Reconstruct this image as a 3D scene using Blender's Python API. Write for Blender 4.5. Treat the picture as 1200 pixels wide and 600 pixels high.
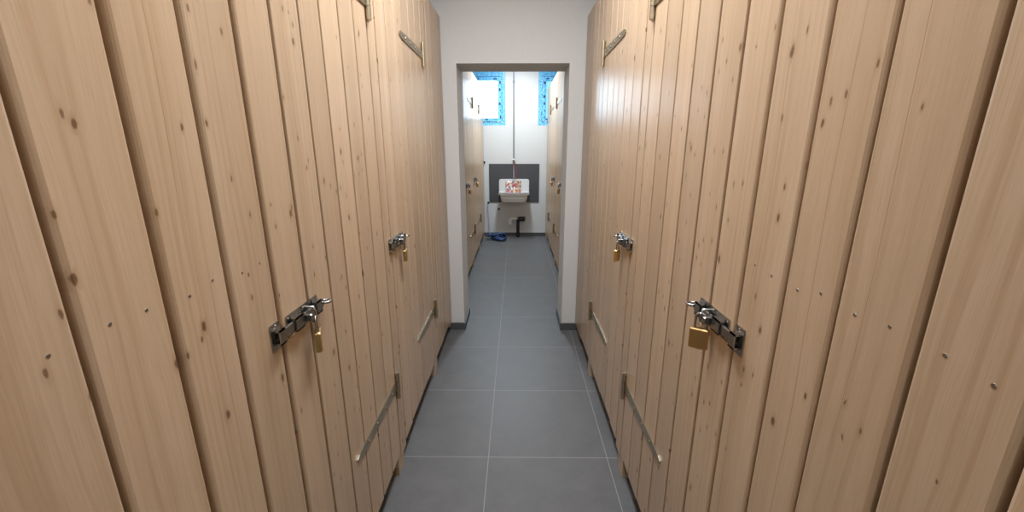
import bpy, math, random
from mathutils import Vector, Matrix
random.seed(11)
PI = math.pi
sc = bpy.context.scene
for o in list(bpy.data.objects):
    bpy.data.objects.remove(o)
col = sc.collection

# ------------------------------------------------------------------ camera
F_PX, PITCH, YAW, PY, EYE = 488.9, 0.261, 0.0108, 301.9, 1.524
cam = bpy.data.cameras.new('camera')
cam.sensor_width = 36.0
cam.lens = F_PX / 1200 * 36
cam.shift_y = (PY - 300) / 1200
cam.clip_start = 0.02
cam_o = bpy.data.objects.new('camera', cam)
cam_o.location = (0, 0, EYE)
cam_o.rotation_euler = (PI / 2 - PITCH, 0, YAW)
col.objects.link(cam_o)
sc.camera = cam_o

# ------------------------------------------------------------------ sky, lamps, exposure
sc.view_settings.view_transform = 'Standard'
sc.view_settings.look = 'None'
sc.view_settings.gamma = 1.0
sc.view_settings.use_curve_mapping = False
sc.view_settings.exposure = 0.06
world = bpy.data.worlds.new('overcast_sky')
sc.world = world
world.use_nodes = True
bgn = world.node_tree.nodes['Background']
bgn.inputs['Color'].default_value = (0.66, 0.85, 1.0, 1)
bgn.inputs['Strength'].default_value = 15.0


def area_lamp(name, loc, sx, sy, watts, colour):
    l = bpy.data.lights.new(name, 'AREA')
    l.shape = 'RECTANGLE'
    l.size, l.size_y = sx, sy
    l.energy = watts
    l.color = colour
    o = bpy.data.objects.new(name, l)
    o.location = loc
    col.objects.link(o)
    return o


area_lamp('ceiling_lamp', (0.0, 1.55, 2.82), 0.30, 1.3, 44, (0.95, 0.97, 1.0))
area_lamp('ceiling_lamp', (0.0, -0.9, 2.82), 0.30, 1.3, 13, (0.95, 0.97, 1.0))
area_lamp('ceiling_lamp', (-0.02, 6.0, 2.82), 0.25, 1.2, 50, (0.78, 0.90, 1.0))

# ------------------------------------------------------------------ constants of the place
XL, XR = -0.551, 0.501          # corridor faces of the lockers
YW, YW2 = 3.311, 3.66           # partition wall with the doorway
YB = 7.18                       # back wall
DX0, DX1, DZ = -0.4445, 0.386, 2.109
CEIL = 2.86
TOP, BOT = 2.41, 0.106
XO = 1.58                       # outer walls


# ------------------------------------------------------------------ material helpers
def new_mat(name):
    m = bpy.data.materials.new(name)
    m.use_nodes = True
    nt = m.node_tree
    return m, nt, nt.nodes['Principled BSDF']


def nd(nt, t, **kw):
    n = nt.nodes.new(t)
    for k, v in kw.items():
        setattr(n, k, v)
    return n


def lk(nt, a, b):
    nt.links.new(a, b)


def math_n(nt, op, a, b=None, c=None):
    n = nd(nt, 'ShaderNodeMath', operation=op)
    for i, v in enumerate((a, b, c)):
        if v is None:
            continue
        if isinstance(v, (int, float)):
            n.inputs[i].default_value = v
        else:
            lk(nt, v, n.inputs[i])
    return n.outputs[0]


def maprange(nt, v, a, b, c, d, smooth=False):
    n = nd(nt, 'ShaderNodeMapRange')
    if smooth:
        n.interpolation_type = 'SMOOTHSTEP'
    lk(nt, v, n.inputs['Value'])
    for k, x in zip(('From Min', 'From Max', 'To Min', 'To Max'), (a, b, c, d)):
        n.inputs[k].default_value = x
    return n.outputs['Result']


def mixc(nt, fac, a, b, blend='MIX'):
    n = nd(nt, 'ShaderNodeMix', data_type='RGBA', blend_type=blend)
    if isinstance(fac, (int, float)):
        n.inputs[0].default_value = fac
    else:
        lk(nt, fac, n.inputs[0])
    for i, v in ((6, a), (7, b)):
        if isinstance(v, tuple):
            n.inputs[i].default_value = (*v, 1)
        else:
            lk(nt, v, n.inputs[i])
    return n.outputs[2]


def plain(name, colour, rough=0.5, metal=0.0, noise=0.0, scale=30, spec=0.5, bump=0.0):
    m, nt, b = new_mat(name)
    b.inputs['Roughness'].default_value = rough
    b.inputs['Metallic'].default_value = metal
    b.inputs['Specular IOR Level'].default_value = spec
    tc = nd(nt, 'ShaderNodeTexCoord')
    ns = nd(nt, 'ShaderNodeTexNoise')
    ns.inputs['Scale'].default_value = scale
    ns.inputs['Detail'].default_value = 4
    lk(nt, tc.outputs['Object'], ns.inputs['Vector'])
    d = tuple(max(0, c * (1 - noise)) for c in colour)
    u = tuple(min(1, c * (1 + noise)) for c in colour)
    lk(nt, mixc(nt, ns.outputs['Fac'], d, u), b.inputs['Base Color'])
    if bump:
        bp = nd(nt, 'ShaderNodeBump')
        bp.inputs['Strength'].default_value = bump
        bp.inputs['Distance'].default_value = 0.002
        lk(nt, ns.outputs['Fac'], bp.inputs['Height'])
        lk(nt, bp.outputs['Normal'], b.inputs['Normal'])
    return m


def wood_material():
    m, nt, b = new_mat('spruce_boards')
    at = nd(nt, 'ShaderNodeAttribute', attribute_name='bc')
    tn = nd(nt, 'ShaderNodeAttribute', attribute_name='tone')
    sx = nd(nt, 'ShaderNodeSeparateXYZ')
    lk(nt, at.outputs['Vector'], sx.inputs[0])
    t, v, w = sx.outputs

    def comb(a, b_, c):
        n = nd(nt, 'ShaderNodeCombineXYZ')
        for i, q in enumerate((a, b_, c)):
            if isinstance(q, (int, float)):
                n.inputs[i].default_value = q
            else:
                lk(nt, q, n.inputs[i])
        return n.outputs[0]

    def noise(vec, scale, detail=3):
        n = nd(nt, 'ShaderNodeTexNoise')
        n.inputs['Scale'].default_value = scale
        n.inputs['Detail'].default_value = detail
        lk(nt, vec, n.inputs['Vector'])
        return n.outputs['Fac']

    # knots
    kv = comb(math_n(nt, 'MULTIPLY', v, 9.0), math_n(nt, 'MULTIPLY', w, 4.6), 0)
    vo = nd(nt, 'ShaderNodeTexVoronoi', voronoi_dimensions='2D')
    vo.inputs['Scale'].default_value = 1.0
    lk(nt, kv, vo.inputs['Vector'])
    kn = noise(comb(math_n(nt, 'MULTIPLY', v, 90), math_n(nt, 'MULTIPLY', w, 60), 2.0), 1.0, 2)
    kd = math_n(nt, 'ADD', vo.outputs['Distance'], math_n(nt, 'MULTIPLY', math_n(nt, 'SUBTRACT', kn, 0.5), 0.05))
    kc = nd(nt, 'ShaderNodeSeparateColor')
    lk(nt, vo.outputs['Color'], kc.inputs[0])
    has = math_n(nt, 'GREATER_THAN', kc.outputs[0], 0.36)
    ksize = maprange(nt, kc.outputs[1], 0, 1, 0.016, 0.055)
    krel = math_n(nt, 'DIVIDE', kd, ksize)
    kmask = math_n(nt, 'MULTIPLY', has, maprange(nt, krel, 0.55, 1.15, 1, 0, True))
    khalo = math_n(nt, 'MULTIPLY', has, maprange(nt, krel, 0.7, 2.6, 1, 0, True))
    # growth rings bowed by a slow warp and round the knots
    wv = comb(math_n(nt, 'MULTIPLY', v, 5.0), math_n(nt, 'MULTIPLY', w, 1.1), 3.1)
    warp = noise(wv, 1.0, 2)
    vw = math_n(nt, 'ADD', v, math_n(nt, 'MULTIPLY', warp, 0.055))
    vw = math_n(nt, 'ADD', vw, math_n(nt, 'MULTIPLY', khalo, 0.006))
    fib = noise(comb(math_n(nt, 'MULTIPLY', vw, 420), math_n(nt, 'MULTIPLY', w, 14), t), 1.0, 4)
    band = noise(comb(math_n(nt, 'MULTIPLY', vw, 85), math_n(nt, 'MULTIPLY', w, 0.5), 7.0), 1.0, 3)
    wide = noise(comb(math_n(nt, 'MULTIPLY', vw, 14), math_n(nt, 'MULTIPLY', w, 0.7), 1.7), 1.0, 2)
    c = mixc(nt, maprange(nt, wide, 0.3, 0.7, 0, 1), (0.535, 0.390, 0.260), (0.625, 0.470, 0.328))
    c = mixc(nt, maprange(nt, band, 0.50, 0.70, 0, 0.48), c, (0.43, 0.275, 0.15))
    c = mixc(nt, maprange(nt, fib, 0.40, 0.75, 0, 0.36), c, (0.43, 0.295, 0.17))
    c = mixc(nt, math_n(nt, 'MULTIPLY', khalo, 0.40), c, (0.36, 0.225, 0.125))
    c = mixc(nt, math_n(nt, 'MULTIPLY', kmask, 0.85), c, (0.13, 0.065, 0.03))
    # pin knots, small and in loose clusters
    v2 = nd(nt, 'ShaderNodeTexVoronoi', voronoi_dimensions='2D')
    v2.inputs['Scale'].default_value = 1.0
    lk(nt, comb(math_n(nt, 'MULTIPLY', v, 26), math_n(nt, 'MULTIPLY', w, 10), 0), v2.inputs['Vector'])
    k2 = nd(nt, 'ShaderNodeSeparateColor')
    lk(nt, v2.outputs['Color'], k2.inputs[0])
    clus = noise(comb(math_n(nt, 'MULTIPLY', v, 3), math_n(nt, 'MULTIPLY', w, 2.6), 9.0), 1.0, 1)
    h2 = math_n(nt, 'MULTIPLY', math_n(nt, 'GREATER_THAN', k2.outputs[0], 0.62), math_n(nt, 'GREATER_THAN', clus, 0.53))
    kd2 = math_n(nt, 'ADD', v2.outputs['Distance'], math_n(nt, 'MULTIPLY', math_n(nt, 'SUBTRACT', kn, 0.5), 0.12))
    c = mixc(nt, math_n(nt, 'MULTIPLY', h2, maprange(nt, kd2, 0.03, 0.24, 0.30, 0, True)), c, (0.36, 0.22, 0.11))
    c = mixc(nt, math_n(nt, 'MULTIPLY', h2, maprange(nt, kd2, 0.035, 0.085, 0.8, 0, True)), c, (0.16, 0.085, 0.04))
    # a few hairline drying checks
    ck = math_n(nt, 'FRACT', math_n(nt, 'MULTIPLY', vw, 3.3))
    ckm = math_n(nt, 'LESS_THAN', math_n(nt, 'ABSOLUTE', math_n(nt, 'SUBTRACT', ck, 0.5)), 0.0022)
    ckr = noise(comb(math_n(nt, 'MULTIPLY', v, 6), math_n(nt, 'MULTIPLY', w, 0.9), 5.0), 1.0, 1)
    ckm = math_n(nt, 'MULTIPLY', ckm, maprange(nt, ckr, 0.46, 0.52, 0, 1))
    c = mixc(nt, math_n(nt, 'MULTIPLY', ckm, 0.6), c, (0.30, 0.18, 0.09))
    hs = nd(nt, 'ShaderNodeHueSaturation')
    lk(nt, c, hs.inputs['Color'])
    lk(nt, tn.outputs['Fac'], hs.inputs['Value'])
    lk(nt, hs.outputs['Color'], b.inputs['Base Color'])
    b.inputs['Roughness'].default_value = 0.29
    b.inputs['Specular IOR Level'].default_value = 0.45
    bp = nd(nt, 'ShaderNodeBump')
    bp.inputs['Strength'].default_value = 0.08
    bp.inputs['Distance'].default_value = 0.001
    lk(nt, math_n(nt, 'ADD', fib, band), bp.inputs['Height'])
    lk(nt, bp.outputs['Normal'], b.inputs['Normal'])
    return m


def floor_material():
    m, nt, b = new_mat('grey_floor_tiles')
    tc = nd(nt, 'ShaderNodeTexCoord')
    sx = nd(nt, 'ShaderNodeSeparateXYZ')
    lk(nt, tc.outputs['Object'], sx.inputs[0])

    def cell(out, off):
        q = math_n(nt, 'DIVIDE', math_n(nt, 'SUBTRACT', out, off), 0.6)
        fr = math_n(nt, 'FRACT', math_n(nt, 'ADD', q, 50))
        d = math_n(nt, 'MINIMUM', fr, math_n(nt, 'SUBTRACT', 1.0, fr))
        return d, math_n(nt, 'FLOOR', q)
    dx, ix = cell(sx.outputs[0], -0.1386)
    dy, iy = cell(sx.outputs[1], 1.783)
    gr = math_n(nt, 'LESS_THAN', math_n(nt, 'MINIMUM', dx, dy), 0.0031)
    wn = nd(nt, 'ShaderNodeTexWhiteNoise', noise_dimensions='2D')
    cb = nd(nt, 'ShaderNodeCombineXYZ')
    lk(nt, ix, cb.inputs[0])
    lk(nt, iy, cb.inputs[1])
    lk(nt, cb.outputs[0], wn.inputs['Vector'])
    n1 = nd(nt, 'ShaderNodeTexNoise')
    n1.inputs['Scale'].default_value = 7
    n1.inputs['Detail'].default_value = 6
    n1.inputs['Roughness'].default_value = 0.65
    lk(nt, tc.outputs['Object'], n1.inputs['Vector'])
    n2 = nd(nt, 'ShaderNodeTexNoise')
    n2.inputs['Scale'].default_value = 140
    n2.inputs['Detail'].default_value = 2
    lk(nt, tc.outputs['Object'], n2.inputs['Vector'])
    c = mixc(nt, maprange(nt, n1.outputs['Fac'], 0.3, 0.7, 0, 1), (0.104, 0.105, 0.109), (0.142, 0.143, 0.146))
    c = mixc(nt, maprange(nt, n2.outputs['Fac'], 0.5, 0.8, 0, 0.35), c, (0.16, 0.165, 0.17))
    c = mixc(nt, maprange(nt, wn.outputs['Value'], 0, 1, 0, 0.18), c, (0.15, 0.153, 0.16))
    c = mixc(nt, gr, c, (0.30, 0.30, 0.295))
    lk(nt, c, b.inputs['Base Color'])
    lk(nt, maprange(nt, n1.outputs['Fac'], 0.3, 0.7, 0.44, 0.50), b.inputs['Roughness'])
    bp = nd(nt, 'ShaderNodeBump')
    bp.inputs['Strength'].default_value = 0.25
    bp.inputs['Distance'].default_value = 0.001
    lk(nt, math_n(nt, 'SUBTRACT', n2.outputs['Fac'], math_n(nt, 'MULTIPLY', gr, 2)), bp.inputs['Height'])
    lk(nt, bp.outputs['Normal'], b.inputs['Normal'])
    return m


def film_material():
    # blue protective film with dark printed dashes left on the new window frames
    m, nt, b = new_mat('blue_protective_film')
    tc = nd(nt, 'ShaderNodeTexCoord')
    n1 = nd(nt, 'ShaderNodeTexNoise')
    n1.inputs['Scale'].default_value = 26
    n1.inputs['Detail'].default_value = 5
    lk(nt, tc.outputs['Object'], n1.inputs['Vector'])
    c = mixc(nt, maprange(nt, n1.outputs['Fac'], 0.35, 0.7, 0, 1), (0.12, 0.48, 0.94), (0.28, 0.74, 1.0))
    lk(nt, c, b.inputs['Base Color'])
    b.inputs['Roughness'].default_value = 0.22
    bp = nd(nt, 'ShaderNodeBump')
    bp.inputs['Strength'].default_value = 0.4
    bp.inputs['Distance'].default_value = 0.003
    lk(nt, n1.outputs['Fac'], bp.inputs['Height'])
    lk(nt, bp.outputs['Normal'], b.inputs['Normal'])
    return m


def glass_material(name, tint):
    m, nt, b = new_mat(name)
    out = nt.nodes['Material Output']
    tr = nd(nt, 'ShaderNodeBsdfTransparent')
    tr.inputs['Color'].default_value = (*tint, 1)
    gl = nd(nt, 'ShaderNodeBsdfGlossy')
    gl.inputs['Roughness'].default_value = 0.02
    fr = nd(nt, 'ShaderNodeFresnel')
    fr.inputs['IOR'].default_value = 1.45
    mx = nd(nt, 'ShaderNodeMixShader')
    lk(nt, fr.outputs[0], mx.inputs[0])
    lk(nt, tr.outputs[0], mx.inputs[1])
    lk(nt, gl.outputs[0], mx.inputs[2])
    lk(nt, mx.outputs[0], out.inputs['Surface'])
    return m


def package_material():
    m, nt, b = new_mat('printed_packaging')
    tc = nd(nt, 'ShaderNodeTexCoord')
    vo = nd(nt, 'ShaderNodeTexVoronoi')
    vo.inputs['Scale'].default_value = 38
    lk(nt, tc.outputs['Object'], vo.inputs['Vector'])
    s = nd(nt, 'ShaderNodeSeparateColor')
    lk(nt, vo.outputs['Color'], s.inputs[0])
    r = nd(nt, 'ShaderNodeValToRGB')
    r.color_ramp.interpolation = 'CONSTANT'
    cs = [(0, (0.55, 0.10, 0.08)), (0.16, (0.62, 0.38, 0.18)), (0.34, (0.75, 0.70, 0.62)), (0.56, (0.55, 0.25, 0.32)),
          (0.70, (0.22, 0.20, 0.24)), (0.88, (0.9, 0.85, 0.85))]
    e = r.color_ramp.elements
    e[0].position, e[0].color = 0, (*cs[0][1], 1)
    e[1].position, e[1].color = cs[1][0], (*cs[1][1], 1)
    for p, q in cs[2:]:
        x = e.new(p)
        x.color = (*q, 1)
    lk(nt, s.outputs[0], r.inputs[0])
    lk(nt, r.outputs[0], b.inputs['Base Color'])
    b.inputs['Roughness'].default_value = 0.25
    return m


M = {}
M['wood'] = wood_material()
M['floor'] = floor_material()
M['film'] = film_material()
M['glass'] = glass_material('window_glass', (0.95, 0.98, 1.0))
M['filmglass'] = glass_material('filmed_glass', (0.20, 0.27, 0.262))
M['package'] = package_material()
M['plaster'] = plain('white_plaster', (0.70, 0.705, 0.70), 0.9, 0, 0.03, 60, 0.2, 0.25)
M['ceiling'] = plain('ceiling_paint', (0.75, 0.75, 0.74), 0.9, 0, 0.02, 40, 0.2)
M['skirting'] = plain('dark_tile_skirting', (0.085, 0.088, 0.095), 0.45, 0, 0.12, 30)
M['panel_tile'] = plain('dark_wall_tile', (0.075, 0.077, 0.085), 0.5, 0, 0.12, 14)
M['steel'] = plain('bright_steel', (0.40, 0.40, 0.39), 0.24, 1.0, 0.10, 60)
M['zinc'] = plain('yellowish_zinc', (0.50, 0.45, 0.34), 0.36, 1.0, 0.14, 50)
M['screw'] = plain('screw_steel', (0.33, 0.31, 0.28), 0.4, 1.0, 0.1, 90)
M['brass'] = plain('padlock_brass', (0.72, 0.50, 0.22), 0.30, 1.0, 0.10, 60)
M['black'] = plain('black_plastic', (0.012, 0.012, 0.013), 0.4, 0, 0.1, 40)
M['ink'] = plain('dark_print', (0.01, 0.03, 0.12), 0.4, 0, 0.1, 40)
M['whiteplastic'] = plain('white_plastic', (0.80, 0.79, 0.76), 0.35, 0, 0.02, 40)
M['ceramic'] = plain('white_ceramic', (0.78, 0.79, 0.78), 0.18, 0, 0.02, 20)
M['pipe'] = plain('grey_pipe', (0.30, 0.30, 0.33), 0.4, 0.6, 0.08, 40)
M['bluehose'] = plain('blue_hose', (0.02, 0.05, 0.15), 0.45, 0, 0.2, 40)
M['palehose'] = plain('pale_hose', (0.50, 0.56, 0.74), 0.4, 0, 0.1, 40)
M['redhose'] = plain('red_hose', (0.40, 0.05, 0.06), 0.45, 0, 0.1, 40)


# ------------------------------------------------------------------ mesh builder
class MB:
    def __init__(self):
        self.v, self.f, self.bc, self.tone, self.smooth = [], [], [], [], []

    def add(self, verts, faces, bc=None, tone=1.0, smooth=False):
        n = len(self.v)
        self.v += [tuple(p) for p in verts]
        self.f += [tuple(i + n for i in f) for f in faces]
        self.bc += bc if bc else [(0, 0, 0)] * len(verts)
        self.tone += [tone] * len(verts)
        self.smooth += [smooth] * len(faces)
        return self

    def box(self, x0, x1, y0, y1, z0, z1, bev=0.0):
        if bev:
            # chamfered in plan and at both ends
            b = bev
            loops = []
            for z, i in ((z0, b), (z0 + b, 0), (z1 - b, 0), (z1, b)):
                xa, xb, ya, yb = x0 + i, x1 - i, y0 + i, y1 - i
                loops.append([(xa + b, ya, z), (xb - b, ya, z), (xb, ya + b, z), (xb, yb - b, z),
                              (xb - b, yb, z), (xa + b, yb, z), (xa, yb - b, z), (xa, ya + b, z)])
            return self.loft(loops)
        v = [(x, y, z) for z in (z0, z1) for y in (y0, y1) for x in (x0, x1)]
        return self.add(v, [(0, 2, 3, 1), (4, 5, 7, 6), (0, 1, 5, 4), (2, 6, 7, 3), (0, 4, 6, 2), (1, 3, 7, 5)])

    def loft(self, loops, cap=True, smooth=False):
        n = len(loops[0])
        v = [p for l in loops for p in l]
        f = []
        for k in range(len(loops) - 1):
            for i in range(n):
                j = (i + 1) % n
                f.append((k * n + i, k * n + j, (k + 1) * n + j, (k + 1) * n + i))
        self.add(v, f, smooth=smooth)
        if cap:
            self.add(loops[0], [tuple(range(n))[::-1]])
            self.add(loops[-1], [tuple(range(n))])
        return self

    def tube(self, pts, r, n=10, closed=False):
        pts = [Vector(p) for p in pts]
        rs = r if isinstance(r, (list, tuple)) else [r] * len(pts)
        loops = []
        up = None
        N = len(pts)
        for i, p in enumerate(pts):
            a = pts[(i - 1) % N] if (closed or i > 0) else p
            b = pts[(i + 1) % N] if (closed or i < N - 1) else p
            t = (b - a).normalized()
            if up is None:
                up = Vector((0, 0, 1)) if abs(t.z) < 0.9 else Vector((1, 0, 0))
            s = t.cross(up).normalized()
            up = s.cross(t).normalized()
            loops.append([tuple(p + (s * math.cos(q) + up * math.sin(q)) * rs[i])
                          for q in [2 * PI * k / n for k in range(n)]])
        if closed:
            loops.append(loops[0])
        return self.loft(loops, cap=not closed, smooth=True)

    def disc(self, c, axis, r, h, n=12, r2=None):
        c = Vector(c)
        a = Vector(axis).normalized()
        return self.tube([c, c + a * h], [r, r if r2 is None else r2], n)

    def board(self, s, y0, y1, z0, z1, xf, th=0.022, ch=0.005, tone=1.0):
        """vertical board; front face at x=xf, thickness away from the corridor (s=-1 left, +1 right)"""
        ch = ch if y0 < 1.0 else 0.002
        sec = [(0, y0 + ch), (0, y1 - ch), (ch * .3, y1 - ch * .3), (ch, y1), (th, y1), (th, y0), (ch, y0), (ch * .3, y0 + ch * .3)]
        yc = (y0 + y1) / 2
        ro, wo = random.uniform(0, 60), random.uniform(0, 200)
        zs = [z0, z0 + (z1 - z0) * 0.5, z1]
        loops = [[(xf + s * t, y, z) for t, y in sec] for z in zs]
        v = [p for l in loops for p in l]
        bc = [(t + ro, (y - yc) + 0.0 + ro, z + wo) for z in zs for t, y in sec]
        f = []
        n = len(sec)
        for k in range(2):
            for i in range(n):
                j = (i + 1) % n
                q = (k * n + i, k * n + j, (k + 1) * n + j, (k + 1) * n + i)
                f.append(q if s < 0 else q[::-1])
        e0, e1 = tuple(range(n)), tuple(range(2 * n, 3 * n))
        f += [e0[::-1], e1] if s < 0 else [e0, e1[::-1]]
        self.add(v, f, bc, tone)
        return self

    def plank(self, x0, x1, y0, y1, z0, z1, tone=1.0, axis=2):
        """plain timber of any direction; grain along axis"""
        v = [(x, y, z) for z in (z0, z1) for y in (y0, y1) for x in (x0, x1)]
        ro, wo = random.uniform(0, 60), random.uniform(0, 200)
        o = [(1, 2, 0), (0, 2, 1), (0, 1, 2)][axis]
        bc = [(p[o[0]] + ro, p[o[1]] + ro, p[o[2]] + wo) for p in v]
        self.add(v, [(0, 2, 3, 1), (4, 5, 7, 6), (0, 1, 5, 4), (2, 6, 7, 3), (0, 4, 6, 2), (1, 3, 7, 5)], bc, tone)
        return self

    def build(self, name, m, parent=None, kind=None, label=None, shade=False):
        vs = [Vector(p) for p in self.v]
        lo = Vector([min(p[i] for p in vs) for i in range(3)])
        hi = Vector([max(p[i] for p in vs) for i in range(3)])
        org = (lo + hi) / 2
        if kind == 'structure':
            org = Vector((0, 0, 0))
        elif parent is None:
            org.z = lo.z
        me = bpy.data.meshes.new(name)
        me.from_pydata([tuple(p - org) for p in vs], [], self.f)
        me.polygons.foreach_set('use_smooth', self.smooth)
        a = me.attributes.new('bc', 'FLOAT_VECTOR', 'POINT')
        a.data.foreach_set('vector', [c for b in self.bc for c in b])
        a = me.attributes.new('tone', 'FLOAT', 'POINT')
        a.data.foreach_set('value', self.tone)
        me.materials.append(m)
        me.update()
        o = bpy.data.objects.new(name, me)
        col.objects.link(o)
        if parent:
            o.parent = parent
            o.location = org - Vector(parent['_w'])
        else:
            o.location = org
        o['_w'] = tuple(org)
        if kind:
            o['kind'] = kind
        if label:
            o['label'] = label
        return o


def tag(o, label, cat, group=None):
    o['label'] = label
    o['category'] = cat
    if group:
        o['group'] = group
    return o


def thing(name, loc, label, cat, group=None):
    o = bpy.data.objects.new(name, None)
    o.empty_display_size = 0.1
    o.location = loc
    col.objects.link(o)
    o['_w'] = tuple(loc)
    return tag(o, label, cat, group)


def struct(name, mb, m):
    return mb.build(name, m, kind='structure')


# ------------------------------------------------------------------ the setting
YN = -1.7                       # wall behind the camera
T = 0.2
struct('floor', MB().box(-XO - T, XO + T, YN - T, YB + 0.3, -0.15, 0.0), M['floor'])
struct('ceiling', MB().box(-XO - T, XO + T, YN - T, YB + 0.3, CEIL, CEIL + 0.15), M['ceiling'])
struct('wall_left', MB().box(-XO - T, -XO, YN - T, YB + 0.3, 0, CEIL), M['plaster'])
struct('wall_right', MB().box(XO, XO + T, YN - T, YB + 0.3, 0, CEIL), M['plaster'])
struct('wall_rear', MB().box(-XO, XO, YN - T, YN, 0, CEIL), M['plaster'])

# partition with the open doorway: one ring of wall round the opening
w = MB()
xs = [-XO, DX0, DX1, XO]


def quad(mb, *p):
    mb.add(p, [(0, 1, 2, 3)])


for y, flip in ((YW, False), (YW2, True)):
    for a, b_, z0, z1 in ((-XO, DX0, 0, CEIL), (DX1, XO, 0, CEIL), (DX0, DX1, DZ, CEIL)):
        q = [(a, y, z0), (b_, y, z0), (b_, y, z1), (a, y, z1)]
        quad(w, *(q[::-1] if flip else q))
quad(w, (DX0, YW, 0), (DX0, YW, DZ), (DX0, YW2, DZ), (DX0, YW2, 0))
quad(w, (DX1, YW, 0), (DX1, YW2, 0), (DX1, YW2, DZ), (DX1, YW, DZ))
quad(w, (DX0, YW, DZ), (DX1, YW, DZ), (DX1, YW2, DZ), (DX0, YW2, DZ))
struct('wall_partition', w, M['plaster'])

# back wall with two window openings
WZ0, WZ1 = 1.853, 2.683
WIN = [(-1.02, -0.188), (0.352, 1.16)]
w = MB()
for a, b_ in ((-XO, WIN[0][0]), (WIN[0][1], WIN[1][0]), (WIN[1][1], XO)):
    w.box(a, b_, YB, YB + 0.3, 0, CEIL)
for a, b_ in WIN:
    w.box(a, b_, YB, YB + 0.3, 0, WZ0)
    w.box(a, b_, YB, YB + 0.3, WZ1, CEIL)
struct('wall_back', w, M['plaster'])

for i, (a, b_) in enumerate(WIN):
    y0, y1 = YB + 0.012, YB + 0.085
    fw = 0.052
    fr = MB()
    e = 0.0
    fr.box(a, a + fw, y0, y1, WZ0, WZ1, 0.004)
    fr.box(b_ - fw, b_, y0, y1, WZ0, WZ1, 0.004)
    fr.box(a + fw, b_ - fw, y0, y1, WZ0, WZ0 + fw, 0.004)
    fr.box(a + fw, b_ - fw, y0, y1, WZ1 - fw - 0.03, WZ1, 0.004)
    win = fr.build('window_%d' % (i + 1), M['film'], kind='structure')
    s = MB()
    g = fw + 0.006
    sw = 0.062
    s0, s1 = YB - 0.006, YB + 0.06
    za, zb = WZ0 + g, WZ1 - g - 0.03
    s.box(a + g, a + g + sw, s0, s1, za, zb, 0.006)
    s.box(b_ - g - sw, b_ - g, s0, s1, za, zb, 0.006)
    s.box(a + g + sw, b_ - g - sw, s0, s1, za, za + sw, 0.006)
    s.box(a + g + sw, b_ - g - sw, s0, s1, zb - sw, zb, 0.006)
    s.build('sash', M['film'], win, label='window sash in crinkled blue film')
    MB().box(a + g + sw - 0.005, b_ - g - sw + 0.005, YB + 0.03, YB + 0.036, za + sw - 0.005, zb - sw + 0.005).build('pane', M['filmglass' if i else 'glass'], win, label='pane still covered with pale blue film' if i else None)
    # dark gasket round the sash and short dark prints on the film
    pr = MB()
    rnd = random.Random(5 + i)
    yp = s0 - 0.0012

    def dash(x0, x1, z0, z1):
        pr.box(x0, x1, yp, yp + 0.0008, z0, z1)
    for q in range(6):
        z = za + 0.05 + q * (zb - za - 0.16) / 5
        for xx in (a + g + 0.012, b_ - g - sw + 0.012):
            h = rnd.uniform(0.015, 0.05)
            dash(xx + rnd.uniform(0, 0.03), xx + rnd.uniform(0.034, 0.042), z, z + h)
    for q in range(5):
        x = a + g + 0.06 + q * (b_ - a - 2 * g - 0.19) / 4
        for zz in (za + 0.012, zb - sw + 0.012):
            dash(x, x + rnd.uniform(0.02, 0.07), zz + rnd.uniform(0, 0.018), zz + rnd.uniform(0.022, 0.036))
    pr.build('film_print', M['ink'], win, label='short dark prints on the blue film')
    ga = MB()
    yg = YB + 0.0115
    for x0, x1, z0, z1 in ((a + fw, a + g, za, zb), (b_ - g, b_ - fw, za, zb), (a + fw, b_ - fw, za - 0.006, za), (a + fw, b_ - fw, zb, zb + 0.006)):
        ga.box(x0, x1, yg - 0.006, yg, z0, z1)
    ga.build('gasket', M['ink'], win)

# dark skirting tiles
SK, ST = 0.062, 0.011
w = MB()
w.box(-XO, DX0 + ST, YW - ST, YW, 0, SK)
w.box(DX0, DX0 + ST, YW, YW2, 0, SK)
struct('baseboard_left', w, M['skirting'])
w = MB()
w.box(DX1 - ST, XO, YW - ST, YW, 0, SK)
w.box(DX1 - ST, DX1, YW, YW2, 0, SK)
struct('baseboard_right', w, M['skirting'])
struct('baseboard_back', MB().box(-XO, XO, YB - ST, YB, 0, SK), M['skirting'])


# ------------------------------------------------------------------ lockers
def hinge(door, s, xf, yj, z):
    """strap hinge on the corridor face; the strap runs from the joint yj towards the near side"""
    d = -s
    h = MB()
    # strap: a long flat bar tapering to a blunt point
    L, hh, t = 0.475, 0.021, 0.005
    prof = [(0.0, hh), (L - 0.10, hh * 0.82), (L - 0.018, hh * 0.62), (L, 0.004)]
    outl = [(yj - a, z + b_) for a, b_ in prof] + [(yj - a, z - b_) for a, b_ in prof[::-1]]
    h.loft([[(xf + d * 0.0006, y, q) for y, q in outl], [(xf + d * t, y, q) for y, q in outl]])
    for a in (0.07, 0.17, 0.27, 0.37):
        h.disc((xf + d * t, yj - a, z), (d, 0, 0), 0.0075, 0.004, 10, 0.0045)
    # leaf on the stile, knuckle barrel and pin caps
    h.box(*sorted((xf + d * 0.0006, xf + d * 0.004)), yj + 0.004, yj + 0.034, z - 0.062, z + 0.062)
    for q in (-0.042, 0.042):
        h.disc((xf + d * 0.004, yj + 0.021, z + q), (d, 0, 0), 0.006, 0.003, 10, 0.004)
    xb = xf + d * 0.011
    for z0, z1, r in ((-0.064, -0.022, 0.0095), (-0.0205, 0.0205, 0.0095), (0.022, 0.064, 0.0095), (-0.067, 0.067, 0.006)):
        h.tube([(xb, yj + 0.002, z + z0), (xb, yj + 0.002, z + z1)], r, 14)
    h.build('strap_hinge', M['zinc'], door)


LOCK_Z = 1.103


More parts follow.
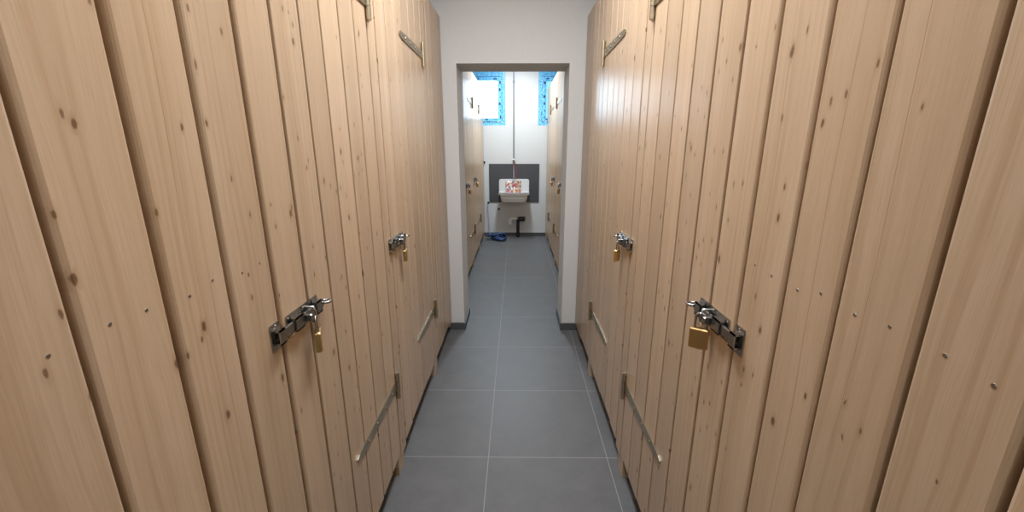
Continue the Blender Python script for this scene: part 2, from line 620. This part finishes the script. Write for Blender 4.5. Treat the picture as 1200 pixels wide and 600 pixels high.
def bolt(door, s, xf, g):
    d = -s
    z = LOCK_Z
    X = lambda a, b_: sorted((xf + d * a, xf + d * b_))
    b = MB()
    b.box(*X(0.0006, 0.003), g + 0.026, g + 0.182, z - 0.028, z + 0.028)
    for y0, y1 in ((g + 0.040, g + 0.078), (g + 0.150, g + 0.178)):       # guide bridges
        b.box(*X(0.003, 0.006), y0, y1, z - 0.024, z - 0.015)
        b.box(*X(0.003, 0.006), y0, y1, z + 0.015, z + 0.024)
        b.box(*X(0.003, 0.0185), y0, y1, z - 0.017, z - 0.0135)
        b.box(*X(0.003, 0.0185), y0, y1, z + 0.0135, z + 0.017)
        b.box(*X(0.0155, 0.0185), y0, y1, z - 0.017, z + 0.017)
    for q in (0.033, 0.105, 0.176):
        for e in (-1, 1):
            b.disc((xf + d * 0.003, g + q, z + e * 0.0205), (d, 0, 0), 0.004, 0.002, 8, 0.0025)
    b.build('bolt_plate', M['steel'], door)
    r = MB()
    r.box(*X(0.0055, 0.0145), g - 0.022, g + 0.195, z - 0.0125, z + 0.0125, 0.002)
    r.box(*X(0.0145, 0.034), g + 0.084, g + 0.096, z - 0.010, z + 0.010, 0.002)   # thumb tab
    pts = [(xf + d * (0.016 + 0.012 * math.cos(q)), g + 0.205 + 0.013 * math.sin(q), z + 0.0) for q in [2 * PI * k / 14 for k in range(14)]]
    r.tube(pts, 0.0042, 8, closed=True)                                   # eye at the end
    r.build('slide_bar', M['steel'], door)
    # staple the padlock passes through
    st = MB()
    st.tube([(xf + d * 0.003, g + 0.116, z - 0.022), (xf + d * 0.024, g + 0.116, z - 0.022), (xf + d * 0.029, g + 0.116, z - 0.010),
             (xf + d * 0.029, g + 0.116, z + 0.008), (xf + d * 0.024, g + 0.116, z + 0.018), (xf + d * 0.003, g + 0.116, z + 0.018)], 0.0032, 8)
    st.build('staple', M['steel'], door)


def catch(panel, s, xf, g):
    d = -s
    z = LOCK_Z
    X = lambda a, b_: sorted((xf + d * a, xf + d * b_))
    c = MB()
    c.box(*X(0.0006, 0.003), g - 0.040, g - 0.004, z - 0.032, z + 0.032)
    c.box(*X(0.003, 0.019), g - 0.032, g - 0.010, z - 0.018, z - 0.014)
    c.box(*X(0.003, 0.019), g - 0.032, g - 0.010, z + 0.014, z + 0.018)
    c.box(*X(0.016, 0.019), g - 0.032, g - 0.010, z - 0.018, z + 0.018)
    for e in (-1, 1):
        c.disc((xf + d * 0.003, g - 0.021, z + e * 0.025), (d, 0, 0), 0.0045, 0.002, 8, 0.003)
    c.build('bolt_catch', M['steel'], panel)


def padlock(s, xf, g, label, turn=0.0, tilt=0.0, dz=-0.010):
    """small brass padlock with its shackle through the staple; turn about the vertical, 0 = flat along the boards"""
    d = -s
    base = Vector((xf + d * 0.0275, g + 0.114, LOCK_Z + dz))
    t = thing('padlock', tuple(base + Vector((0, 0, -0.0935))), label, 'padlock', 'brass padlocks on the locker bolts')
    R = Matrix.Translation(base) @ Matrix.Rotation(turn, 4, 'Z') @ Matrix.Rotation(tilt, 4, 'X')
    wv, th = 0.0235, 0.0085
    body = MB()
    body.box(-th, th, -wv, wv, -0.092, -0.036, 0.003)
    body.disc((0, 0, -0.0935), (0, 0, 1), 0.006, 0.003, 12)
    body.v = [tuple(R @ Vector(p)) for p in body.v]
    body.build('body', M['brass'], t)
    sh = MB()
    rr = 0.0125
    pts = [(0, -rr, -0.040), (0, -rr, -0.008)] + [(0, -rr * math.cos(q), -0.008 + rr * math.sin(q)) for q in [PI * k / 8 for k in range(1, 8)]] + [(0, rr, -0.008), (0, rr, -0.040)]
    sh.tube(pts, 0.0031, 10)
    sh.v = [tuple(R @ Vector(p)) for p in sh.v]
    sh.build('shackle', M['steel'], t)
    return t


SCREW_Z = 1.283


def screws(parent, s, xf, ys, zs):
    d = -s
    for y in ys:
        for z in zs:
            m = MB()
            zz = z + random.uniform(-0.008, 0.008)
            m.disc((xf - d * 0.001, y, zz), (d, 0, 0), 0.0034, 0.0016, 10, 0.0026)
            m.build('screw', M['screw'], parent)


def locker(s, xf, name_label, group, y0, y1, panels, doors, feet, gaps=None, screw_boards=(), tones=None):
    """panels / doors: lists of boards (ya, yb, zbottom, tone); doors = (boards, lock gap or None, hinge joint or None)"""
    t = thing('storage_locker', (xf + s * 0.5, (y0 + y1) / 2, 0), name_label, 'locker', group)
    th = 0.022
    first_panel = None
    for boards in panels:
        m = MB()
        for a, b_, zb, tn in boards:
            m.board(s, a, b_, zb + random.uniform(-0.006, 0.006), TOP, xf, th, tone=tn)
        p = m.build('front_panel', M['wood'], t)
        first_panel = first_panel or p
        for a, b_, zb, tn in boards:
            if any(abs(a - q) < 0.02 for q in screw_boards):
                wd = b_ - a
                screws(p, s, xf, (a + wd * 0.27, a + wd * 0.73), (SCREW_Z,))
    for boards, lockg, hj in doors:
        m = MB()
        for a, b_, zb, tn in boards:
            m.board(s, a, b_, zb + random.uniform(-0.006, 0.006), TOP, xf, th, tone=tn)
        # ledges on the inner face hold the boards together
        ya, yb = boards[0][0] + 0.02, boards[-1][1] - 0.02
        for z in (0.45, SCREW_Z, 2.055):
            m.plank(*sorted((xf + s * (th + 0.0003), xf + s * (th + 0.022))), ya, yb, z - 0.045, z + 0.045, 0.8, 1)
        dr = m.build('door', M['wood'], t)
        if hj is not None:
            for z in (0.466, 2.034):
                hinge(dr, s, xf, hj, z)
        if lockg is not None:
            bolt(dr, s, xf, lockg)
        for a, b_, zb, tn in boards:
            if any(abs(a - q) < 0.02 for q in screw_boards):
                wd = b_ - a
                screws(dr, s, xf, (a + wd * 0.27, a + wd * 0.73), (SCREW_Z,))
    # carcass: two partitions, rear, rails
    xb = XO - 0.03
    for ya in (y0 + 0.004, y1 - 0.026):
        m = MB()
        n = 7
        x0, x1 = abs(xf) + 0.07, xb
        for k in range(n):
            a = x0 + (x1 - x0) * k / n
            b_ = x0 + (x1 - x0) * (k + 1) / n - 0.003
            m.plank(*sorted((s * a, s * b_)), ya, ya + 0.022, 0.11, TOP, 0.85)
        m.build('side_panel', M['wood'], t)
    for z in (0.17, 1.283, 2.33):
        for boards in panels:
            m = MB().plank(*sorted((xf + s * 0.0235, xf + s * 0.06)), boards[0][0] + 0.005, boards[-1][1] - 0.005, z - 0.045, z + 0.045, 0.8, 1)
            m.build('rail', M['wood'], t)
    for fy in feet:
        MB().plank(*sorted((xf + s * 0.004, xf + s * 0.085)), fy - 0.045, fy + 0.045, 0.0, BOT - 0.009, 0.92).build('foot', M['wood'], t)
    return t, first_panel


def boards_from(joints, end, zb=BOT, tones=None):
    """joints: list of (far edge of near board, gap); returns the boards between consecutive joints"""
    out = []
    for i, (j, g) in enumerate(joints):
        nxt = joints[i + 1][0] if i + 1 < len(joints) else end
        out.append((j + g, nxt, zb, random.uniform(0.91, 1.06)))
    return out


GF = 'lockers along the front corridor'
GB = 'lockers in the back room'
G9 = 0.0100

# ---- left side of the corridor
near = boards_from([(-0.338, 0.012), (-0.203, 0.012), (-0.068, 0.012), (0.067, 0.012), (0.202, 0.012), (0.337, 0.012)], 0.472)
l0, _ = locker(-1, XL, 'nearest locker on the left, only wide boards at the photo edge, no lock', GF,
               -0.34, 0.47, [], [(near, None, None)], [0.30], screw_boards=(0.349,))
pan = boards_from([(0.472, 0.012), (0.608, 0.016), (0.748, 0.013)], 0.891)
door = boards_from([(0.891, 0.014), (1.029, 0.0105), (1.164, G9), (1.288, G9), (1.422, G9), (1.552, G9)], 1.684)
stile = [(1.697, 1.780, 0.07, 0.97)]
l1, p = locker(-1, XL, 'left locker with the big near bolt and a padlock hanging edge-on', GF,
               0.475, 1.782, [pan, stile], [(door, 0.891, 1.687)], [1.70], screw_boards=(0.487, 0.629, 0.764))
catch(p, -1, XL, 0.891)
catch([c for c in l1.children if c.name.startswith('front_panel')][-1], -1, XL, 1.782)
door = boards_from([(1.780, 0.013), (1.924, G9), (2.06, 0.006), (2.186, G9), (2.335, 0.007), (2.475, 0.006)], 2.614)
fill = boards_from([(2.614, G9), (2.70, 0.006), (2.773, G9), (2.91, 0.006), (3.05, 0.006)], 3.193) + [(3.202, 3.302, 0.07, 0.78)]
l2, p = locker(-1, XL, 'left locker farther along the corridor, its last boards ending at the doorway wall', GF,
               1.786, 3.300, [fill], [(door, 1.782, 2.616)], [2.60])

# ---- right side of the corridor
near = boards_from([(-0.457, 0.012), (-0.322, 0.012), (-0.187, 0.012), (-0.052, 0.012), (0.083, 0.012), (0.218, 0.012), (0.352, 0.010)], 0.478)
r0, _ = locker(1, XR, 'nearest locker on the right, only wide boards at the photo edge, no lock', GF,
               -0.45, 0.476, [], [(near, None, None)], [0.30], screw_boards=(0.365,))
pan = boards_from([(0.478, 0.010), (0.614, 0.007), (0.741, 0.010)], 0.883)
door = boards_from([(0.883, 0.011), (1.014, 0.0105), (1.148, G9), (1.283, G9), (1.412, G9), (1.551, G9)], 1.691)
stile = [(1.701, 1.787, 0.08, 0.97)]
r1, p = locker(1, XR, 'right locker with the big near bolt and a broad square-on brass padlock', GF,
               0.481, 1.788, [pan, stile], [(door, 0.883, 1.694)], [1.70], screw_boards=(0.492, 0.624, 0.756))
catch(p, 1, XR, 0.883)
catch([c for c in r1.children if c.name.startswith('front_panel')][-1], 1, XR, 1.789)
door = boards_from([(1.787, 0.016), (1.933, G9), (2.068, G9), (2.20, 0.006), (2.316, G9), (2.452, G9)], 2.591)
fill = boards_from([(2.591, G9), (2.703, G9), (2.825, G9)], 2.976) + [(2.985, 3.13, 0.075, 0.78), (3.136, 3.302, 0.075, 0.76)]
r2, p = locker(1, XR, 'right locker farther along, catching the bluish window glare, ending at the doorway wall', GF,
               1.791, 3.300, [fill], [(door, 1.789, 2.594)], [2.60])

# ---- back room, both sides
def run(a, b_, n, g=0.008, tone=1.0):
    st = (b_ - a) / n
    return [(a + k * st, a + (k + 1) * st - g, BOT, tone * random.uniform(0.94, 1.05)) for k in range(n)]


BLG, BLH = (4.60, 5.50), (5.40, 6.30)
BRG, BRH = (4.64, 5.58), (5.46, 6.42)
bl1, p = locker(-1, XL, 'left locker in the back room seen just past the doorway jamb', GB, 3.68, 5.495,
                [run(3.68, 4.60, 7), run(5.408, 5.50, 1)], [(run(4.606, 5.40, 6), 4.60, 5.402)], [4.4, 5.33])
catch(p, -1, XL, 4.60)
catch([c for c in bl1.children if c.name.startswith('front_panel')][-1], -1, XL, 5.50)
bl2, p = locker(-1, XL, 'left locker in the back room standing next to the back wall and left window', GB, 5.505, 7.165,
                [run(6.308, 7.16, 6)], [(run(5.506, 6.30, 6), 5.50, 6.302)], [6.22, 7.05])
br1, p = locker(1, XR, 'right locker in the back room seen just past the doorway jamb, pale with window light', GB, 3.68, 5.575,
                [run(3.68, 4.64, 7), run(5.468, 5.58, 1)], [(run(4.646, 5.46, 6), 4.64, 5.462)], [4.4, 5.38])
catch(p, 1, XR, 4.64)
catch([c for c in br1.children if c.name.startswith('front_panel')][-1], 1, XR, 5.58)
br2, p = locker(1, XR, 'right locker in the back room standing next to the back wall and right window', GB, 5.585, 7.165,
                [run(6.428, 7.16, 5)], [(run(5.586, 6.42, 6), 5.58, 6.422)], [6.34, 7.05])

# ---- padlocks
padlock(-1, XL, 0.891, 'brass padlock on the nearest left locker, hanging narrow edge towards us', 0.42, 0.0)
padlock(1, XR, 0.883, 'brass padlock on the nearest right locker, its broad face turned towards us', 1.0, 0.0, 0.004)
padlock(-1, XL, 1.782, 'brass padlock on the left corridor locker before the doorway', 0.15, 0.08)
padlock(1, XR, 1.789, 'brass padlock on the right corridor locker before the doorway', -0.6, 0.0)
padlock(-1, XL, 4.60, 'tiny padlock through the doorway on the left, just past the jamb', 0.5)
padlock(-1, XL, 5.50, 'tiny padlock through the doorway on the left, the one nearer the sink', 0.4)
padlock(1, XR, 4.64, 'tiny padlock through the doorway on the right, just past the jamb', -0.5)
padlock(1, XR, 5.58, 'tiny padlock through the doorway on the right, the one nearer the sink', -0.4)

# ------------------------------------------------------------------ back wall: tiled panel, sink, pipes
PXa, PXb, PZa, PZb = -0.465, 0.382, 0.593, 1.238
pt = MB()
for i in range(2):
    for k in range(2):
        x0 = PXa + i * (PXb - PXa) / 2
        z0 = PZa + k * (PZb - PZa) / 2
        pt.box(x0 + 0.0005, x0 + (PXb - PXa) / 2 - 0.0005, YB - 0.0112, YB - 0.001, z0 + 0.0005, z0 + (PZb - PZa) / 2 - 0.0005)
tag(pt.build('splash_panel', M['panel_tile']), 'dark grey tiled splash panel on the back wall behind the sink', 'wall panel')


def rrect(x0, x1, z0, z1, r, n=5):
    pts = []
    for cx, cz, a0 in ((x1 - r, z0 + r, -PI / 2), (x1 - r, z1 - r, 0), (x0 + r, z1 - r, PI / 2), (x0 + r, z0 + r, PI)):
        for k in range(n + 1):
            a = a0 + PI / 2 * k / n
            pts.append((cx + r * math.cos(a), cz + r * math.sin(a)))
    return pts


SX0, SX1 = -0.298, 0.213
sy_w = YB - 0.0112
sink = thing('utility_sink', ((SX0 + SX1) / 2, sy_w, 0.62), 'white wall-hung utility sink on the dark panel in the back room', 'sink')
bp = MB()
o1 = rrect(SX0, SX1, 0.74, 0.985, 0.035)
o2 = rrect(SX0 + 0.006, SX1 - 0.006, 0.746, 0.979, 0.032)
bp.loft([[(x, sy_w, z) for x, z in o1], [(x, sy_w - 0.03, z) for x, z in o1], [(x, sy_w - 0.036, z) for x, z in o2]])
bp.build('back_plate', M['ceramic'], sink)
ba = MB()
yf = YB - 0.37
yb = sy_w - 0.036


def plan(x0, x1, y0, y1, r, z):
    return [(x, y, z) for x, y in rrect(x0, x1, y0, y1, r)]


loops = [plan(SX0 + 0.10, SX1 - 0.10, yf + 0.12, yb - 0.02, 0.04, 0.626),
         plan(SX0 + 0.055, SX1 - 0.055, yf + 0.05, yb, 0.05, 0.634),
         plan(SX0 + 0.036, SX1 - 0.036, yf + 0.022, yb, 0.05, 0.70),
         plan(SX0 + 0.032, SX1 - 0.032, yf + 0.018, yb, 0.05, 0.752),
         plan(SX0, SX1, yf - 0.004, yb, 0.05, 0.756),
         plan(SX0, SX1, yf - 0.004, yb, 0.05, 0.778),
         plan(SX0 + 0.006, SX1 - 0.006, yf + 0.002, yb, 0.05, 0.786),
         plan(SX0 + 0.026, SX1 - 0.026, yf + 0.022, yb - 0.004, 0.045, 0.784),
         plan(SX0 + 0.045, SX1 - 0.045, yf + 0.045, yb - 0.012, 0.045, 0.72),
         plan(SX0 + 0.08, SX1 - 0.08, yf + 0.09, yb - 0.04, 0.045, 0.66)]
ba.loft(loops, smooth=False)
ba.build('basin', M['ceramic'], sink)
rail = MB()
rail.tube([(SX0 + 0.012, yf + 0.06, 0.79), (SX0 + 0.012, yf - 0.002, 0.79), (SX0 + 0.03, yf - 0.010, 0.79), (SX1 - 0.03, yf - 0.010, 0.79),
           (SX1 - 0.012, yf - 0.002, 0.79), (SX1 - 0.012, yf + 0.06, 0.79)], 0.006, 8)
rail.build('rim_guard', M['pipe'], sink, label='grey rim guard along the front edge')

# crumpled printed packaging standing in the sink against its back plate
pk = MB()
loops = []
rnd = random.Random(3)
y_b, y_f = yb - 0.035, yb - 0.075
for k in range(7):
    z = 0.672 + k * (0.955 - 0.672) / 6
    lean = 0.02 * k / 6
    ring = []
    for j in range(16):
        a = 2 * PI * j / 16
        xx = -0.055 + 0.125 * math.copysign(abs(math.cos(a)) ** 0.4, math.cos(a)) + rnd.uniform(-0.006, 0.006)
        yy = (y_b + y_f) / 2 + lean + 0.02 * math.copysign(abs(math.sin(a)) ** 0.6, math.sin(a)) * (1 - 0.1 * k) + rnd.uniform(-0.005, 0.005)
        ring.append((xx, yy, z + rnd.uniform(-0.008, 0.008)))
    loops.append(ring)
pk.loft(loops)
tag(pk.build('printed_package', M['package']), 'crumpled red and orange printed package standing in the white sink', 'package')

# water pipe down the wall with its stop valve and tap
wp = thing('water_pipe', (-0.047, YB - 0.03, 1.0), 'thin grey water pipe running down the back wall between the windows', 'pipe')
px, py = -0.047, YB - 0.028
MB().tube([(px, py, CEIL), (px, py, 1.33)], 0.0105, 10).build('riser', M['pipe'], wp)
v = MB()
v.tube([(px, py, 1.335), (px, py, 1.325), (px, py, 1.324), (px, py, 1.29), (px, py, 1.289), (px, py, 1.268)], [0.015, 0.015, 0.022, 0.022, 0.014, 0.014], 12)
v.tube([(px, py - 0.018, 1.306), (px, py - 0.045, 1.306)], 0.008, 8)
v.tube([(px - 0.028, py - 0.047, 1.306), (px + 0.028, py - 0.047, 1.306)], 0.006, 8)
v.build('stop_valve', M['steel'], wp)
MB().tube([(px, py, 1.268), (px, py, 1.06), (px, py - 0.02, 1.045), (px, py - 0.12, 1.04), (px, py - 0.135, 1.03), (px, py - 0.135, 1.0)], 0.009, 10).build('tap_spout', M['pipe'], wp)
MB().tube([(px + 0.014, py, 1.262), (px + 0.034, py - 0.005, 1.20), (px + 0.040, py - 0.02, 1.08), (px + 0.036, py - 0.05, 0.99)], 0.006, 8).build('hose', M['redhose'], wp, label='thin red hose below the valve')
cl = MB()
for z in (2.52,):
    cl.tube([(px, YB - 0.001, z), (px, py, z)], 0.006, 8)
    cl.tube([(px, py, z - 0.012), (px, py, z + 0.012)], 0.016, 12)
cl.build('pipe_clip', M['pipe'], wp)

# waste pipe under the sink
dp = thing('drain_pipe', (0.026, YB - 0.075, 0), 'black drain pipe rising from the floor under the sink with white elbow', 'drain pipe')
dy = YB - 0.085
MB().tube([(0.026, dy, 0), (0.026, dy, 0.30)], 0.027, 16).build('stack', M['black'], dp)
MB().tube([(0.035, dy, 0.318), (0.125, dy, 0.318), (0.148, dy, 0.316)], [0.042, 0.042, 0.036], 16).build('tee', M['black'], dp)
MB().tube([(0.026, dy, 0.296), (0.026, dy, 0.345)], 0.032, 16).build('collar', M['black'], dp)
MB().tube([(0.036, dy - 0.004, 0.322), (-0.075, dy - 0.004, 0.322), (-0.100, dy - 0.004, 0.312), (-0.110, dy - 0.004, 0.290), (-0.110, dy - 0.004, 0.225)],
          [0.027, 0.027, 0.027, 0.026, 0.026], 14).build('elbow', M['whiteplastic'], dp, label='white plastic elbow')


def stub(x, z, label, r=0.018):
    m = MB()
    m.disc((x, YB, z), (0, -1, 0), r, 0.012, 14)
    m.disc((x, YB - 0.012, z), (0, -1, 0), r * 0.7, 0.03, 14, r * 0.55)
    return tag(m.build('pipe_stub', M['black']), label, 'pipe stub', 'capped pipe stubs on the back wall')


stub(-0.485, 0.585, 'small black pipe stub low on the white wall left of the dark panel')
stub(-0.305, 0.475, 'small black pipe stub on the wall just below the left end of the sink')

hk = MB()
hk.disc((-0.545, YB, 1.262), (0, -1, 0), 0.02, 0.018, 12)
hk.tube([(-0.545, YB - 0.018, 1.262), (-0.545, YB - 0.05, 1.258), (-0.545, YB - 0.058, 1.275)], 0.007, 8)
tag(hk.build('wall_hook', M['black']), 'small black hook high on the back wall beside the left lockers', 'hook')

# pale hose hanging down the wall, and the blue tangle on the floor
hz = MB()
pts = [(-0.49, YB - 0.05, 0.575), (-0.488, YB - 0.055, 0.50), (-0.480, YB - 0.035, 0.38), (-0.472, YB - 0.035, 0.24), (-0.465, YB - 0.04, 0.12), (-0.455, YB - 0.07, 0.03)]
hz.tube(pts, 0.007, 8)
tag(hz.build('wall_hose', M['palehose']), 'pale bluish hose hanging from a stub down to the blue tangle', 'hose')

tg = MB()
rnd = random.Random(8)
pts = []
n = 130
for k in range(n):
    a = k / n
    q = a * 2 * PI * 6.3
    rx = 0.135 * (0.55 + 0.45 * math.sin(3.1 * q * 0.37 + 1))
    ry = 0.13 * (0.55 + 0.45 * math.cos(2.3 * q * 0.41))
    pts.append((-0.328 + 1.05 * rx * math.cos(q) + 0.03 * math.sin(q * 1.7), 6.86 + 1.75 * ry * math.sin(q), 0.020 + 0.095 * a * (0.6 + 0.4 * math.sin(q * 0.9)) + 0.012 * math.sin(q * 2.3) ** 2))
tg.tube(pts, 0.019, 8)
tag(tg.build('hose_tangle', M['bluehose']), 'dark blue hose in a loose tangle on the floor by the back wall', 'hose')

for o in bpy.data.objects:
    if '_w' in o:
        del o['_w']
